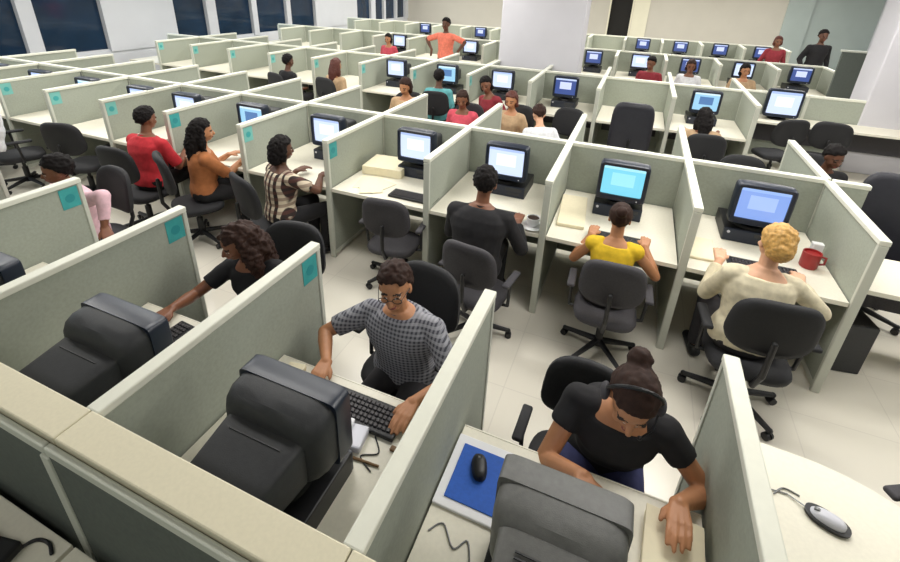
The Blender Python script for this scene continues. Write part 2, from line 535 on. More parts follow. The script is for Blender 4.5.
# curved desk right of the front woman
cd = empty('curved_desk', (1.5, -.5, 0))
ol = [(-.465, -.67), (.75, -.67), (.75, -.05)]
for i in range(0, 9):
    a = R(20+70*i/8)
    ol.append((-.14+.62*math.cos(a)-.02, .02+.56*math.sin(a)))
ol += [(-.30, .585), (-.465, .55)]
MB().prism(ol, .72, .75, .004).build('desk_top', M['desk'], cd)
MB().span(-.43, -.40, -.6, .35, .02, .72, .004).build('leg', M['post'], cd)
MB().span(.66, .70, -.6, -.15, .02, .72, .004).build('leg', M['post'], cd)
tag(cd, 'white rounded corner desk at the lower right with silver mouse on it', 'desk')
# shaded desk below the ledge
for k, lab in ((-2, 'grey shaded desk top below the ledge at the bottom left corner'), (-1, 'grey shaded desk top below the ledge right of the seam')):
    desk(k-.015, k+.97, -2.1, -1.345, lab, 'y0', .75, 'desk')

# ---------------------------------------------------------------- chairs
def back_shape(w, h, t, curve, p=3.2, taper=.06, nu=14, nv=14):
    """cushion: superellipse outline in XZ centred at origin, thickness along Y, bent around Z"""
    mb = MB()
    bm = bmesh.new()
    rings = []
    n = 36
    for yy, sc in ((-.5, .80), (-.42, .93), (-.2, 1.0), (.2, 1.0), (.42, .93), (.5, .80)):
        ring = []
        for i in range(n):
            a = 2*math.pi*i/n
            c, s = math.cos(a), math.sin(a)
            X = w/2*math.copysign(abs(c)**(2/p), c)*sc
            Z = h/2*math.copysign(abs(s)**(2/p), s)*(1-(1-sc)*w/h)
            X *= 1-taper*(Z/(h/2))
            ring.append(Vector((X, yy*t-curve*(X/(w/2))**2*-1, Z)))
        rings.append(ring)
    mb.loft(rings)
    return mb
def task_chair(kind='black', armrests=True):
    o = empty('office_chair')
    cm = M['chair_black'] if kind == 'black' else M['chair_grey']
    hub = MB().cone((0, 0, .07), (0, 0, .13), .045, .035, 16)
    hub.build('base_hub', M['black'], o, True)
    for i in range(5):
        a = R(90+72*i)
        d = Vector((math.cos(a), math.sin(a), 0))
        lg = MB().cone(d*.02+Vector((0, 0, .105)), d*.29+Vector((0, 0, .072)), .026, .017, 10).ball(d*.29+Vector((0, 0, .072)), .019, 10).build('leg', M['black'], o, True)
        c = d*.29
        pz = Vector((-d.y, d.x, 0))
        w = MB()
        for sg in (-1, 1): w.cone(c+pz*(sg*.006)+Vector((0, 0, .027)), c+pz*(sg*.024)+Vector((0, 0, .027)), .027, .026, 14)
        w.cone(c+Vector((0, 0, .03)), c+Vector((0, 0, .07)), .007, .007, 8)
        w.build('caster', M['black'], lg, True)
    MB().cone((0, 0, .12), (0, 0, .26), .03, .03, 16).cone((0, 0, .25), (0, 0, .37), .018, .018, 14).box((0, 0, .365), (.2, .22, .03), .008).build('gas_column', M['black'], o, True)
    rings = []
    for z, sc in ((.375, .88), (.385, .97), (.41, 1.0), (.435, .97), (.447, .85)):
        rings.append(ell_ring(0, .01, z, .24*sc, .23*sc, 32, 3.4))
    MB().loft(rings).build('seat', cm, o, True, 60)
    if kind == 'high':
        b = back_shape(.52, .74, .09, .05, 4.5, .03)
        b.bm.transform(Matrix.Translation((0, -.24, .86)) @ Matrix.Rotation(R(6), 4, 'X'))
        b.build('backrest', M['leather'], o, True, 60)
    else:
        b = back_shape(.46, .40, .06, .045)
        b.bm.transform(Matrix.Translation((0, -.235, .80)) @ Matrix.Rotation(R(7), 4, 'X'))
        b.build('backrest', cm, o, True, 60)
    MB().tube([(0, -.05, .36), (0, -.22, .37), (0, -.285, .5), (0, -.285, .74)], .017, 10).build('back_support', M['black'], o, True)
    if armrests:
        for sx in (-1, 1):
            ar = MB().tube([(sx*.16, 0, .37), (sx*.275, 0, .39), (sx*.285, -.02, .63)], .013, 10).build('armrest', M['black'], o, True)
            MB().box((sx*.285, 0, .645), (.06, .25, .03), .013, 3).build('armrest_pad', cm, ar, True)
    return o
CHAIRS = {}
def place_chair(kind, x, y, rz, label, arm=True, group=None, sc=1.0):
    key = (kind, arm)
    if key not in CHAIRS:
        o = task_chair(kind, arm); CHAIRS[key] = o
    else:
        o = copy_tree(CHAIRS[key])
    o.location = (x, y, 0)
    o.rotation_euler = (0, 0, R(rz))
    o.scale = (sc, sc, sc)
    tag(o, label, 'chair', group)
    return o

# ---------------------------------------------------------------- computers
def crt(style='crt', screen='pale', w=.385, h=.33):
    """screen faces -Y, stands at z = 0"""
    o = empty('crt_monitor')
    cm = M[style]
    z0 = .055
    zc = z0+h/2
    sb = MB().cone((0, .16, 0), (0, .16, .018), .13, .12, 28).cone((0, .16, .018), (0, .16, z0+.02), .06, .09, 20)
    sb.build('swivel_base', M['black'], o, True)
    b = MB()
    # front frame: four bars round the opening
    t = .032
    RB = lambda y, xx, z_lo, z_hi, p: [Vector((v.x, y, v.y)) for v in ell_ring(0, (z_lo+z_hi)/2, 0, xx, (z_hi-z_lo)/2, 64, p)]
    b.loft([RB(.045, w/2-t, z0+.048, z0+h-t, 30), RB(-.004, w/2-t, z0+.048, z0+h-t, 30), RB(-.010, w/2-.010, z0+.008, z0+h-.008, 14), RB(0, w/2, z0, z0+h, 14), RB(.08, w/2, z0, z0+h, 14), RB(.082, w/2-.02, z0+.02, z0+h-.02, 14)], False)
    b.build('bezel', M['bezel'] if style == 'crt' else cm, o, True, 50)
    hb = MB()
    R_ = lambda y, ww, z_lo, z_hi, p=6: [Vector((v.x, y, v.y)) for v in ell_ring(0, (z_lo+z_hi)/2, 0, ww/2, (z_hi-z_lo)/2, 40, p)]
    e = .0 if style == 'crt' and w < .4 else .03
    hb.loft([R_(.05, w-.012, z0+.003, z0+h-.003, 7), R_(.10+e, w-.012, z0+.003, z0+h-.003, 6), R_(.135+e, w-.028, z0+.006, z0+h-.012, 5), R_(.155+e, w-.06, z0+.012, z0+h-.032, 5),
             *([R_(.165+e, w-.10, z0+.02, z0+h*.80, 6), R_(.168+e, w-.10, z0+.02, z0+h*.755, 8), R_(.36+e, w*.68, z0+.03, z0+h*.69, 8), R_(.385+e, w*.64, z0+.045, z0+h*.64, 7)] if style == 'crt' else
               [R_(.19, w-.075, z0+.012, z0+h*.90, 7), R_(.36, w*.76, z0+.03, z0+h*.80, 8), R_(.385, w*.72, z0+.045, z0+h*.76, 7)])])
    hb.build('housing', cm, o, True, 30)
    v = MB()
    for i in range(9):
        v.box((0, .21+e+i*.014, (z0+h*.743-i*.0049) if style == 'crt' else (z0+h*.885-i*.0026)), (w*.5, .005, .004))
    v.build('vent', M['black'], o)
    s = MB()
    n = 9
    sw, sh = w-2*t, h-t-.048
    zs = z0+.048
    def P(i, j):
        x = -sw/2+sw*i/n
        z = zs+sh*j/n
        return Vector((x, .006+.010*((2*i/n-1)**2+(2*j/n-1)**2)/2, z))
    vs = [[s.bm.verts.new(P(i, j)) for j in range(n+1)] for i in range(n+1)]
    for i in range(n):
        for j in range(n):
            f = s.bm.faces.new((vs[i][j], vs[i+1][j], vs[i+1][j+1], vs[i][j+1]))
            f.material_index = 1 if j == n-1 else (2 if (2 <= i <= 6 and 3 <= j <= 6) else 0)
    me = s.mesh('screen', SCREENS[screen], True, 60)
    link_mesh('screen', me, o)
    MB().cone((w/2-.06, -.012, z0+.022), (w/2-.06, -.006, z0+.022), .006, .006, 12).build('power_button', M['silver'], o)
    return o
CRTS = {}
def place_crt(style, screen, x, y, z, rz, label, w=.385, h=.33, group=None):
    key = (style, screen, w, h)
    if key not in CRTS: o = crt(style, screen, w, h); CRTS[key] = o
    else: o = copy_tree(CRTS[key])
    o.location = (x, y, z); o.rotation_euler = (0, 0, R(rz))
    tag(o, label, 'monitor', group)
    return o
PC_H = .11
def pc(style='black'):
    o = empty('desktop_computer')
    w, d = .39, .38
    MB().box((0, d/2, PC_H/2), (w, d, PC_H), .006).build('case', M[style], o)
    f = MB().box((0, -.004, PC_H/2), (w-.004, .014, PC_H-.006), .004)
    f.build('front_panel', M['bezel'] if style == 'black' else M[style], o)
    dv = MB().box((.09, -.012, .08), (.15, .006, .032), .002).box((.09, -.012, .04), (.11, .006, .022), .002)
    dv.build('drive_bay', M['crt'], o)
    MB().cone((-.16, -.016, .08), (-.16, -.008, .08), .011, .011, 14).build('power_button', M['silver'], o)
    return o
PCS = {}
def place_pc(style, x, y, z, rz, label, group=None):
    if style not in PCS: o = pc(style); PCS[style] = o
    else: o = copy_tree(PCS[style])
    o.location = (x, y, z); o.rotation_euler = (0, 0, R(rz))
    tag(o, label, 'computer', group)
    return o
KB = []
def place_keyboard(x, y, rz, label, z=.75):
    if not KB:
        o = empty('keyboard')
        MB().box((0, 0, .012), (.44, .155, .022), .006).build('case', M['black'], o)
        k = MB()
        for r in range(5):
            for c in range(14): k.box((-.185+c*.0215, -.05+r*.024, .027), (.017, .018, .008), .002, 1)
        k.build('keys', M['key'], o)
        k = MB()
        for r in range(5):
            for c in range(4): k.box((.133+c*.0215, -.05+r*.024, .027), (.017, .018, .008), .002, 1)
        k.build('number_keys', M['key'], o)
        KB.append(o)
    else: o = copy_tree(KB[0])
    o.location = (x, y, z); o.rotation_euler = (0, 0, R(rz))
    tag(o, label, 'keyboard')
    return o
def mouse(x, y, z, rz, label, top='black', low='black', cordpts=None):
    o = empty('mouse', (x, y, z), R(rz))
    k = .80 if top != low else 1.0
    if top != low: o.scale = (1.3, 1.25, 1.1)
    b = MB()
    rings = [ell_ring(0, 0, zz, .031*s, .056*s, 24, 2.4) for zz, s in ((0, .92), (.006, 1.0), (.014, 1.0))]
    b.loft(rings); b.build('body', M[low], o, True)
    rings = [ell_ring(0, -.004*i, zz, .030*s*k, .054*s*k, 24, 2.4) for i, (zz, s) in enumerate(((.014, 1.0), (.024, .9), (.031, .68), (.035, .35)))]
    MB().loft(rings).build('shell', M[top], o, True, 60)
    MB().cone((-.004, .028, .026), (.004, .028, .026), .008, .008, 12).build('scroll_wheel', M['metal'], o)
    if cordpts: MB().tube(cordpts, .0022, 6).build('cord', M['metal'], o)
    tag(o, label, 'mouse')
    return o

SCR = {1: 'blue', 0: 'cyan', -1: 'pale', -2: 'pale', -3: 'pale', -4: 'sky', -5: 'pale', -6: 'pale', -7: 'sky'}
ML = {1: 'monitor with blue screen before the blonde woman', 0: 'monitor with bright cyan screen before the woman in yellow', -1: 'monitor with pale screen before the man in black suit',
      -2: 'monitor with pale screen above the empty grey chair', -3: 'monitor with pale screen beside the woman in black and cream patterned top',
      -4: 'monitor with sky blue screen beside the long haired woman in orange brown', -5: 'monitor with pale lavender screen before the man in red shirt'}
for k in range(-10, 2):
    x = k+.50+{1: .0, 0: .01, -1: .02, -2: .12}.get(k, .1)
    y = 2.0
    if k <= -6: x += .22
    who = ML.get(k) or 'monitor in the middle bank, %s left of the man in red shirt' % ORD[-6-k]
    place_pc('black', x, y+.04, .75, 0, (BD[k].replace('cream desk top', 'black desktop computer') if k in BD else who.replace('monitor', 'black desktop computer', 1)).replace('keyboard and papers above', 'papers above'))
    place_crt('crt', SCR.get(k, 'pale'), x, y+.02, .75+PC_H, 0, who)
FM = {0: ('crt_grey', .475, -.75, 'grey monitor seen from behind below the bending woman in black'), -1: ('crt', -.50, -.76, 'black monitor seen from behind in the plaid shirted man\'s cubicle'),
      -2: ('crt', -1.40, -.76, 'black monitor seen from behind at the reaching woman\'s hand'), -3: ('crt', -2.42, -.76, 'black monitor seen from behind at the far left edge')}
for k, (stl, x, y, lab) in FM.items():
    place_pc('black', x, y+.015, .75, 180, 'black desktop computer under the '+lab.replace('black ', '', 1).replace('grey ', '', 1))
    place_crt(stl, 'pale', x, y, .75+PC_H, 180, lab, .43 if k else .385, .30 if k else .285)
CM = {1: 'sky', 0: 'pale', -1: 'navy', -2: 'pale', -3: 'sky', -4: 'pale', -5: 'pale', -6: 'pale'}
for k in (-4, -3, -2, -1, 1):
    x = k+.42 if k not in (1, -1) else k+.46
    lab = 'lit monitor on the near side of the third bank, %s from its right end' % ORD[1-k]
    place_pc('black', x, 5.72, .75, 0, lab.replace('lit monitor', 'desktop computer'))
    place_crt('crt', CM.get(k, 'pale'), x, 5.74, .75+PC_H, 0, lab)
for k in (-6, -4, -3, -1, 0, 1, 2, 3):
    lab = 'lit monitor in the fourth bank, %s cubicle from its right end' % ORD[3-k]
    place_pc('black', k+.5, 9.5, .75, 0, lab.replace('lit monitor', 'desktop computer'))
    place_crt('crt', 'navy' if k % 2 else 'pale', k+.5, 9.52, .75+PC_H, 0, lab)
for k in (-7, -5, -3, 0, 1, 2, 3):
    lab = 'small monitor in the rearmost bank, %s from its right end' % ORD[3-k]
    place_pc('black', k+.5, 13.3, .75, 0, lab.replace('small monitor', 'desktop computer'))
    place_crt('crt', 'navy', k+.5, 13.32, .75+PC_H, 0, lab)

# ---------------------------------------------------------------- people
def V(*a): return Vector(a)
def ik(a, t, l1, l2, pole):
    d = t-a
    L = max(1e-4, d.length)
    L2 = min(L, (l1+l2)*.999)
    t = a+d*(L2/L)
    u = d/L
    x = (l1*l1-l2*l2+L2*L2)/(2*L2)
    h = math.sqrt(max(0, l1*l1-x*x))
    p = pole-u*pole.dot(u)
    p = p.normalized() if p.length > 1e-4 else V(0, 0, -1)
    return a+u*x+p*h, t
def noise_disp(me, amp, sc, seed=0.0):
    nn = [v.normal.copy() for v in me.vertices]
    out = []
    off = Vector((seed, seed, seed))
    for v, q in zip(me.vertices, nn):
        c = v.co*sc+off
        out.extend(v.co+q*(noise.noise(c)*amp+noise.noise(c*2.3)*amp*.5))
    me.vertices.foreach_set('co', out)
    me.update()

def person(label, loc, yaw, s=1.0, lean=8, side=0, twist=0, head=(10, 0, 0), rh=None, lh=None, rpole=(.4, -.5, -1), lpole=(-.4, -.5, -1),
           skin='brown', hair='short', hcol='black', shirt=None, sleeve=1.0, trousers=None, stand=False, female=False, detail=2, wide=1.0, hands=True,
           collar=None, group=None, glasses=False, headset=False, curl=35, shoes=None, legs=True, feet_back=0.0):
    """local frame: faces +Y, +X is its right hand side, origin on the floor below the pelvis.  rh / lh are world points for the palms."""
    W = Matrix.Translation(loc) @ Matrix.Rotation(R(yaw), 4, 'Z')
    Wi = W.inverted()
    loc_t = lambda p: Wi @ Vector(p)
    Hz = (.95 if stand else .545)*s
    H = V(0, 0, Hz)
    T = Matrix.Translation(H) @ Matrix.Rotation(R(-side), 4, 'Y') @ Matrix.Rotation(R(-lean), 4, 'X') @ Matrix.Rotation(R(twist), 4, 'Z')
    S = Matrix.Scale(s, 4)
    tp = lambda x, y, z: T @ (V(x, y, z)*s)
    fw_ = .93 if female else 1.0
    rings0 = [(-.10, .10*1.05, .085), (-.05, .158, .118), (.03, .168, .122), (.12, .145*fw_, .108), (.22, .150*fw_, .112), (.32, .172*fw_, .118), (.39, .172*fw_, .108), (.44, .135*fw_, .082), (.475, .075, .062), (.50, .052, .052)]
    def torso(mb, off=0.0, z0=-1, z1=1, n=28):
        rr = []
        for z, rx, ry in rings0:
            if z < z0 or z > z1: continue
            bx = .018 if (female and .20 < z < .36) else 0.0
            rr.append([T @ (Vector(v)*s) for v in ell_ring(0, bx*.6, z, rx*wide+off, ry*(1+.12*(wide-1)*5)+off+bx, n, 2.3)])
        mb.loft(rr)
    shx = .178*fw_*(1+(wide-1)*.5)
    SH = {1: tp(shx, 0, .405), -1: tp(-shx, 0, .405)}
    U, L = .285*s, .25*s
    hands_t = {}
    for sg, tgt in ((1, rh), (-1, lh)):
        hands_t[sg] = loc_t(tgt) if tgt is not None else (V(sg*.24*s, .10*s, Hz-.12*s) if stand else V(sg*.14*s, .30*s, .66*s))
    EL, WR, HD = {}, {}, {}
    for sg in (1, -1):
        pole = Vector(rpole if sg == 1 else lpole)
        tgt = hands_t[sg]
        dirn = (tgt-SH[sg]).normalized()
        fwd = Vector((dirn.x, dirn.y, 0))
        fwd = fwd.normalized() if fwd.length > .05 else V(0, 1, 0)
        hd = V(fwd.x, fwd.y, -.12).normalized() if not stand else dirn
        wrt = tgt-hd*.07*s+V(0, 0, .012*s)
        e, w = ik(SH[sg], wrt, U, L, pole)
        EL[sg], WR[sg] = e, w
        fa = (w-e).normalized()
        HD[sg] = (hd*.75+fa*.5).normalized()
    # neck and head frame
    NB = tp(0, -.005, .46)
    Hd = T @ Matrix.Translation(V(0, .012, .545)*s) @ Matrix.Rotation(R(head[1]), 4, 'Z') @ Matrix.Rotation(R(lean*.55-head[0]), 4, 'X') @ Matrix.Rotation(R(head[2]), 4, 'Y')
    hp = lambda x, y, z: Hd @ (V(x, y, z)*s)
    hrot = Hd.to_3x3().normalized().to_4x4()
    K = 12 if detail >= 2 else 10
    b = MB()
    torso(b)
    b.capsule(NB, hp(0, .0, .03), .053*s, .050*s, K)
    hs = .97 if female else 1.0
    def hb(c, r): b.ball(hp(*[q*hs for q in c]), [q*s*hs for q in r], 20, hrot)
    hb((0, -.008, .13), (.076, .098, .095))
    hb((0, .022, .085), (.064, .074, .088))
    hb((0, .055, .03), (.036, .036, .026))
    b.capsule(hp(0, .092, .105), hp(0, .110, .072), .008*s, .0135*s, 10)
    b.ball(hp(0, .092, .045), (.024*s, .012*s, .011*s), 12, hrot)
    for sg in (1, -1):
        hb((sg*.078, -.006, .095), (.011, .021, .031))
        hb((sg*.034, .076, .118), (.02, .017, .010))
        hb((sg*.040, .066, .075), (.022, .02, .018))
        b.capsule(SH[sg], EL[sg], .050*s*(.92 if female else 1), .039*s, K)
        b.capsule(tp(sg*.11, 0, .41), SH[sg], .055*s, .054*s, K)
        fm = EL[sg].lerp(WR[sg], .3)
        b.capsule(EL[sg], fm, .038*s, .041*s, K)
        b.capsule(fm, WR[sg], .041*s, .026*s, K)
        if hands:
            d = HD[sg]
            up = V(0, 0, 1)
            sd = d.cross(up)
            sd = sd.normalized() if sd.length > .1 else V(1, 0, 0)
            nrm = sd.cross(d).normalized()
            th_s = -sg      # thumb towards the body's midline
            w = WR[sg]
            for i, (off, ln) in enumerate(((-.031, .062), (-.011, .076), (.011, .082), (.031, .072))):
                o_ = off*th_s*s     # last one is the index finger, beside the thumb
                kn = w+d*(.088-.004*abs(i-2))*s+sd*o_
                b.capsule(w+sd*o_*.55, kn, .0165*s, .0125*s, 8)
                a1 = R(curl*.45); a2 = R(curl*1.25)
                d1 = (d*math.cos(a1)-nrm*math.sin(a1)+sd*(o_*2.0)).normalized()
                d2_ = (d*math.cos(a2)-nrm*math.sin(a2)).normalized()
                p1 = kn+d1*ln*.55*s
                b.capsule(kn, p1, .0105*s, .0095*s, 8)
                b.capsule(p1, p1+d2_*ln*.5*s, .0095*s, .008*s, 8)
            t0 = w+d*.022*s+sd*th_s*.018*s
            t1 = t0+(d*.75+sd*th_s*.8-nrm*.25).normalized()*.042*s
            t2 = t1+(d*.95+sd*th_s*.25-nrm*.35).normalized()*.032*s
            b.capsule(t0, t1, .0145*s, .0115*s, 8)
            b.capsule(t1, t2, .0115*s, .009*s, 8)
        else:
            b.capsule(WR[sg], WR[sg]+HD[sg]*.12*s, .03*s, .026*s, 8)
    hips, knees, ank = {}, {}, {}
    if legs:
        for sg in (1, -1):
            hips[sg] = V(sg*.088*s, 0, Hz-.03*s)
            if stand:
                knees[sg] = V(sg*.095*s, .02*s, .50*s); ank[sg] = V(sg*.10*s, -.01*s, .085*s)
            else:
                knees[sg] = V(sg*.125*s, .42*s, .515*s); ank[sg] = V(sg*.125*s, (.40-feet_back)*s, .095*s)
            b.capsule(hips[sg], knees[sg], .083*s, .056*s, K)
            b.capsule(knees[sg], ank[sg], .055*s, .038*s, K)
            b.capsule(ank[sg]+V(0, -.03*s, -.05*s), ank[sg]+V(sg*.02*s, .15*s, -.06*s), .036*s, .027*s, K)
    vox = {3: .0055, 2: .0068, 1: .011, 0: .014}[detail]*max(.9, s)
    me = remesh(b, 'person', vox, [SKIN[skin], M['eye_white'], M['iris'], M['lips'], M['brow']], 3, .5)
    if detail >= 1:
        Hi = Hd.inverted()
        for p in me.polygons:
            c = (Hi @ p.center)/(s*hs)
            if c.y < .05: continue
            ax = abs(c.x)
            ex, ez = ax-.033, c.z-.103
            if ex*ex/(.0155**2)+ez*ez/(.0075**2) < 1:
                p.material_index = 2 if ex*ex+ez*ez < .0068**2 or detail < 2 else 1
            elif abs(ax-.034) < .02 and abs(c.z-.128+.25*abs(ax-.03)) < .0038: p.material_index = 4
            elif ax < .024 and abs(c.z-.045) < .0085 and c.y > .085: p.material_index = 3
    o = link_mesh('person', me)
    # shirt
    if shirt:
        c = MB()
        torso(c, .013*s, -.06, .445 if female else .48)
        for sg in (1, -1):
            c.capsule(tp(sg*.11, 0, .41), SH[sg], .066*s, .066*s, K)
            if sleeve > 0:
                if sleeve <= .5:
                    c.capsule(SH[sg], SH[sg].lerp(EL[sg], sleeve*2*.9), .064*s, .060*s, 14, True, False)
                else:
                    c.capsule(SH[sg], EL[sg], .063*s, .053*s, 14)
                    c.capsule(EL[sg], EL[sg].lerp(WR[sg], (sleeve-.5)*2*.95), .053*s, .041*s, 14, True, False)
        cm = remesh(c, 'shirt', .009 if detail >= 2 else .013, shirt, 3, .5)
        if detail >= 1: noise_disp(cm, .006*s, 9, loc[0])
        so = link_mesh('shirt', cm, o)
        if collar:
            rr = [[T @ (Vector(v)*s) for v in ell_ring(0, -.002, z, r, r*.98, 24)] for z, r in ((.445, .082), (.475, .068), (.495, .064))]
            MB().loft(rr, False).build('collar', collar, so, True)
    if trousers and legs:
        c = MB()
        torso(c, .010*s, -.11, .05)
        for sg in (1, -1):
            c.capsule(hips[sg], knees[sg], .096*s, .070*s, 14)
            c.capsule(knees[sg], knees[sg].lerp(ank[sg], .97), .069*s, .058*s, 14, True, False)
        tm = remesh(c, 'trousers', .012, trousers, 3, .5)
        noise_disp(tm, .005*s, 8, loc[1])
        link_mesh('trousers', tm, o)
        for sg in (1, -1):
            sh = MB()
            a = ank[sg]+V(0, 0, -.045*s)
            sh.capsule(a+V(0, -.04*s, 0), a+V(sg*.02*s, .16*s, -.012*s), .044*s, .036*s, 14)
            sh.capsule(a+V(0, -.01*s, .0), a+V(0, -.01*s, .05*s), .046*s, .044*s, 14, True, False)
            for v in sh.bm.verts:
                if v.co.z < .004: v.co.z = .004
            sh.build('shoe', shoes or M['black'], o, True, 60)
    # hair
    hm = MB()
    def hball(c, r, cut=True):
        n0 = len(hm.bm.verts)
        bb = bmesh.new()
        bmesh.ops.create_uvsphere(bb, u_segments=28, v_segments=20, radius=1)
        for v in bb.verts:
            v.co = V(v.co.x*r[0]+c[0], v.co.y*r[1]+c[1], v.co.z*r[2]+c[2])
            if cut:
                line = .178-.42*max(0, .085-v.co.y) if v.co.y > .0 else .128-.9*(-v.co.y) 
                if v.co.z < max(.01, line) and v.co.y > -.085: v.co = V(v.co.x*.72, v.co.y*.72-.01, v.co.z*.9+.01)
            v.co = hp(*(v.co*hs))
        hm._merge(bb)
    hball((0, -.016, .138), (.092, .110, .110))
    hl = lambda p0, p1, r0, r1: hm.capsule(hp(*[q*hs for q in p0]), hp(*[q*hs for q in p1]), r0*s, r1*s, 14)
    amp, sc_ = .011, 40
    if hair == 'long':
        hl((0, -.06, .12), (0, -.085, -.02), .080, .085); hl((0, -.085, -.02), (0, -.085, -.17), .085, .060)
        for sg in (1, -1):
            hl((sg*.07, -.02, .13), (sg*.088, -.02, .0), .028, .036); hl((sg*.088, -.02, 0), (sg*.085, -.005, -.13), .036, .024)
        amp = .012
    elif hair == 'curly':
        hl((0, -.05, .13), (0, -.08, 0), .095, .10); hl((0, -.08, 0), (0, -.08, -.13), .10, .075)
        for sg in (1, -1):
            hl((sg*.07, -.02, .14), (sg*.10, -.02, .0), .04, .052); hl((sg*.10, -.02, 0), (sg*.10, .0, -.14), .052, .036)
        amp = .018; sc_ = 34
    elif hair == 'bun':
        amp = .005
        hl((0, -.10, .17), (0, -.13, .185), .042, .045)
    elif hair == 'updo':
        hl((0, -.03, .16), (0, -.07, .10), .095, .080); hl((0, -.09, .13), (0, -.10, .10), .05, .04)
        amp = .009
    elif hair == 'bob':
        hl((0, -.05, .12), (0, -.06, .02), .085, .075)
        for sg in (1, -1): hl((sg*.07, -.015, .13), (sg*.08, -.02, .03), .026, .028)
        amp = .01
    elif hair == 'ponytail':
        hl((0, -.09, .15), (0, -.14, .10), .035, .04); hl((0, -.14, .10), (0, -.13, -.05), .04, .022)
    hme = remesh(hm, 'hair', .0075 if detail >= 2 else .011, HAIR[hcol], 2, .5)
    noise_disp(hme, amp*s, sc_, loc[0]*3)
    link_mesh('hair', hme, o)
    if glasses:
        g = MB()
        for sg in (1, -1):
            pts = [hp(sg*.036+.024*math.cos(a), .104, .102+.017*math.sin(a)) for a in [2*math.pi*i/14 for i in range(15)]]
            g.tube(pts, .0022*s, 6)
            g.tube([hp(sg*.06, .102, .108), hp(sg*.082, .02, .112), hp(sg*.084, -.02, .10)], .002*s, 6)
        g.tube([hp(-.012, .108, .104), hp(.012, .108, .104)], .002*s, 6)
        g.build('glasses', M['black'], o, True)
    if headset:
        g = MB()
        g.tube([hp(.094*math.cos(a), -.005, .115+.125*math.sin(a)) for a in [R(-8+196*i/16) for i in range(17)]], .0075*s, 8)
        hst = g.build('headset', M['black'] if headset is True else M[headset], o, True)
        for sg in (1, -1): MB().ball(hp(sg*.096, -.004, .10), (.018*s, .034*s, .036*s), 16, hrot).build('ear_cushion', M['chair_grey'], hst, True)
        MB().tube([hp(-.098, .0, .09), hp(-.085, .07, .045), hp(-.05, .105, .035)], .004*s, 8).ball(hp(-.045, .108, .035), .009*s, 10).build('microphone', M['black'], hst, True)
    # parts were made in the person's frame
    o.matrix_world = W
    tag(o, label, 'person', group)
    return o
C_black = cloth('cloth_black', (26, 25, 28)); C_cream = cloth('cloth_cream', (214, 204, 176)); C_yellow = cloth('cloth_yellow', (224, 186, 40))
C_suit = cloth('cloth_suit', (34, 33, 36)); C_red = cloth('cloth_red', (190, 42, 52)); C_pink = cloth('cloth_pink', (226, 186, 196)); C_orange = cloth('cloth_orange_brown', (168, 104, 60))
C_jeans = cloth('cloth_denim', (58, 62, 104)); C_dark = cloth('cloth_charcoal', (48, 46, 50)); C_white = cloth('cloth_white', (226, 226, 230)); C_tan = cloth('cloth_tan', (188, 158, 124))
C_teal = cloth('cloth_teal', (96, 168, 172)); C_rose = cloth('cloth_rose', (206, 80, 96)); C_maroon = cloth('cloth_maroon', (140, 44, 54)); C_salmon = cloth('cloth_salmon', (236, 128, 104))
C_plaid = plaid_material('cloth_plaid', srgb(128, 128, 136), srgb(70, 70, 80), srgb(172, 172, 178), 15.0)
C_patt = plaid_material('cloth_pattern', srgb(214, 200, 176), srgb(50, 38, 36), srgb(96, 56, 48), 5.0)

# --- middle bank, seen from behind
person('blonde woman in cream long sleeved top seen from behind at blue screen', (1.38, 1.14, 0), 4, .98, 8, -3, 0, (4, 8, 0), rh=(1.72, 1.56, .79), lh=(1.20, 1.52, .85),
       rpole=(.9, -.3, -.8), lpole=(-.35, -.2, -1), skin='fair', hair='updo', hcol='blonde', shirt=C_cream, sleeve=.95, trousers=C_dark, female=True, wide=1.16, detail=3)
person('woman in yellow sleeveless top seen from behind at the cyan screen', (.53, 1.30, 0), 0, .89, 8, 0, 0, (10, 0, 0), rh=(.76, 1.58, .79), lh=(.35, 1.60, .79),
       rpole=(.55, -.5, -.8), lpole=(-.45, -.5, -.8), skin='tan', hair='bun', hcol='brown', shirt=C_yellow, sleeve=0, trousers=C_black, female=True, detail=3)
person('man in black suit seen from behind before a pale screen', (-.45, 1.16, 0), 4, 1.0, 8, -2, 0, (8, 4, 0), rh=(-.20, 1.56, .79), lh=(-.62, 1.58, .79),
       rpole=(.5, -.5, -.9), lpole=(-.5, -.5, -.9), skin='brown', hair='short', hcol='black', shirt=C_suit, sleeve=.95, trousers=C_black, wide=1.22, collar=C_suit, detail=2)
person('woman in black and cream patterned top seen from behind', (-2.36, 1.20, 0), -22, .96, 6, 0, 0, (6, 0, 0), rh=(-2.14, 1.62, .79), lh=(-2.42, 1.62, .79),
       rpole=(1, -.5, -.4), skin='dark', hair='bob', hcol='black', shirt=C_patt, sleeve=.4, trousers=C_black, female=True, detail=2)
person('long haired woman in orange brown top seen from behind', (-3.38, 1.26, 0), -30, .97, 5, -4, 0, (4, 0, 0), rh=(-3.12, 1.66, .79), lh=(-3.32, 1.66, .79),
       skin='tan', hair='long', hcol='black', shirt=C_orange, sleeve=.5, trousers=C_black, female=True, detail=2)
person('man in red shirt seen from behind in the middle bank', (-4.08, 1.22, 0), 4, .98, 6, 0, 0, (8, 0, 0), rh=(-3.90, 1.62, .79), lh=(-4.24, 1.62, .79),
       skin='brown', hair='short', hcol='black', shirt=C_red, sleeve=.5, trousers=C_black, wide=1.2, collar=C_red, detail=2)
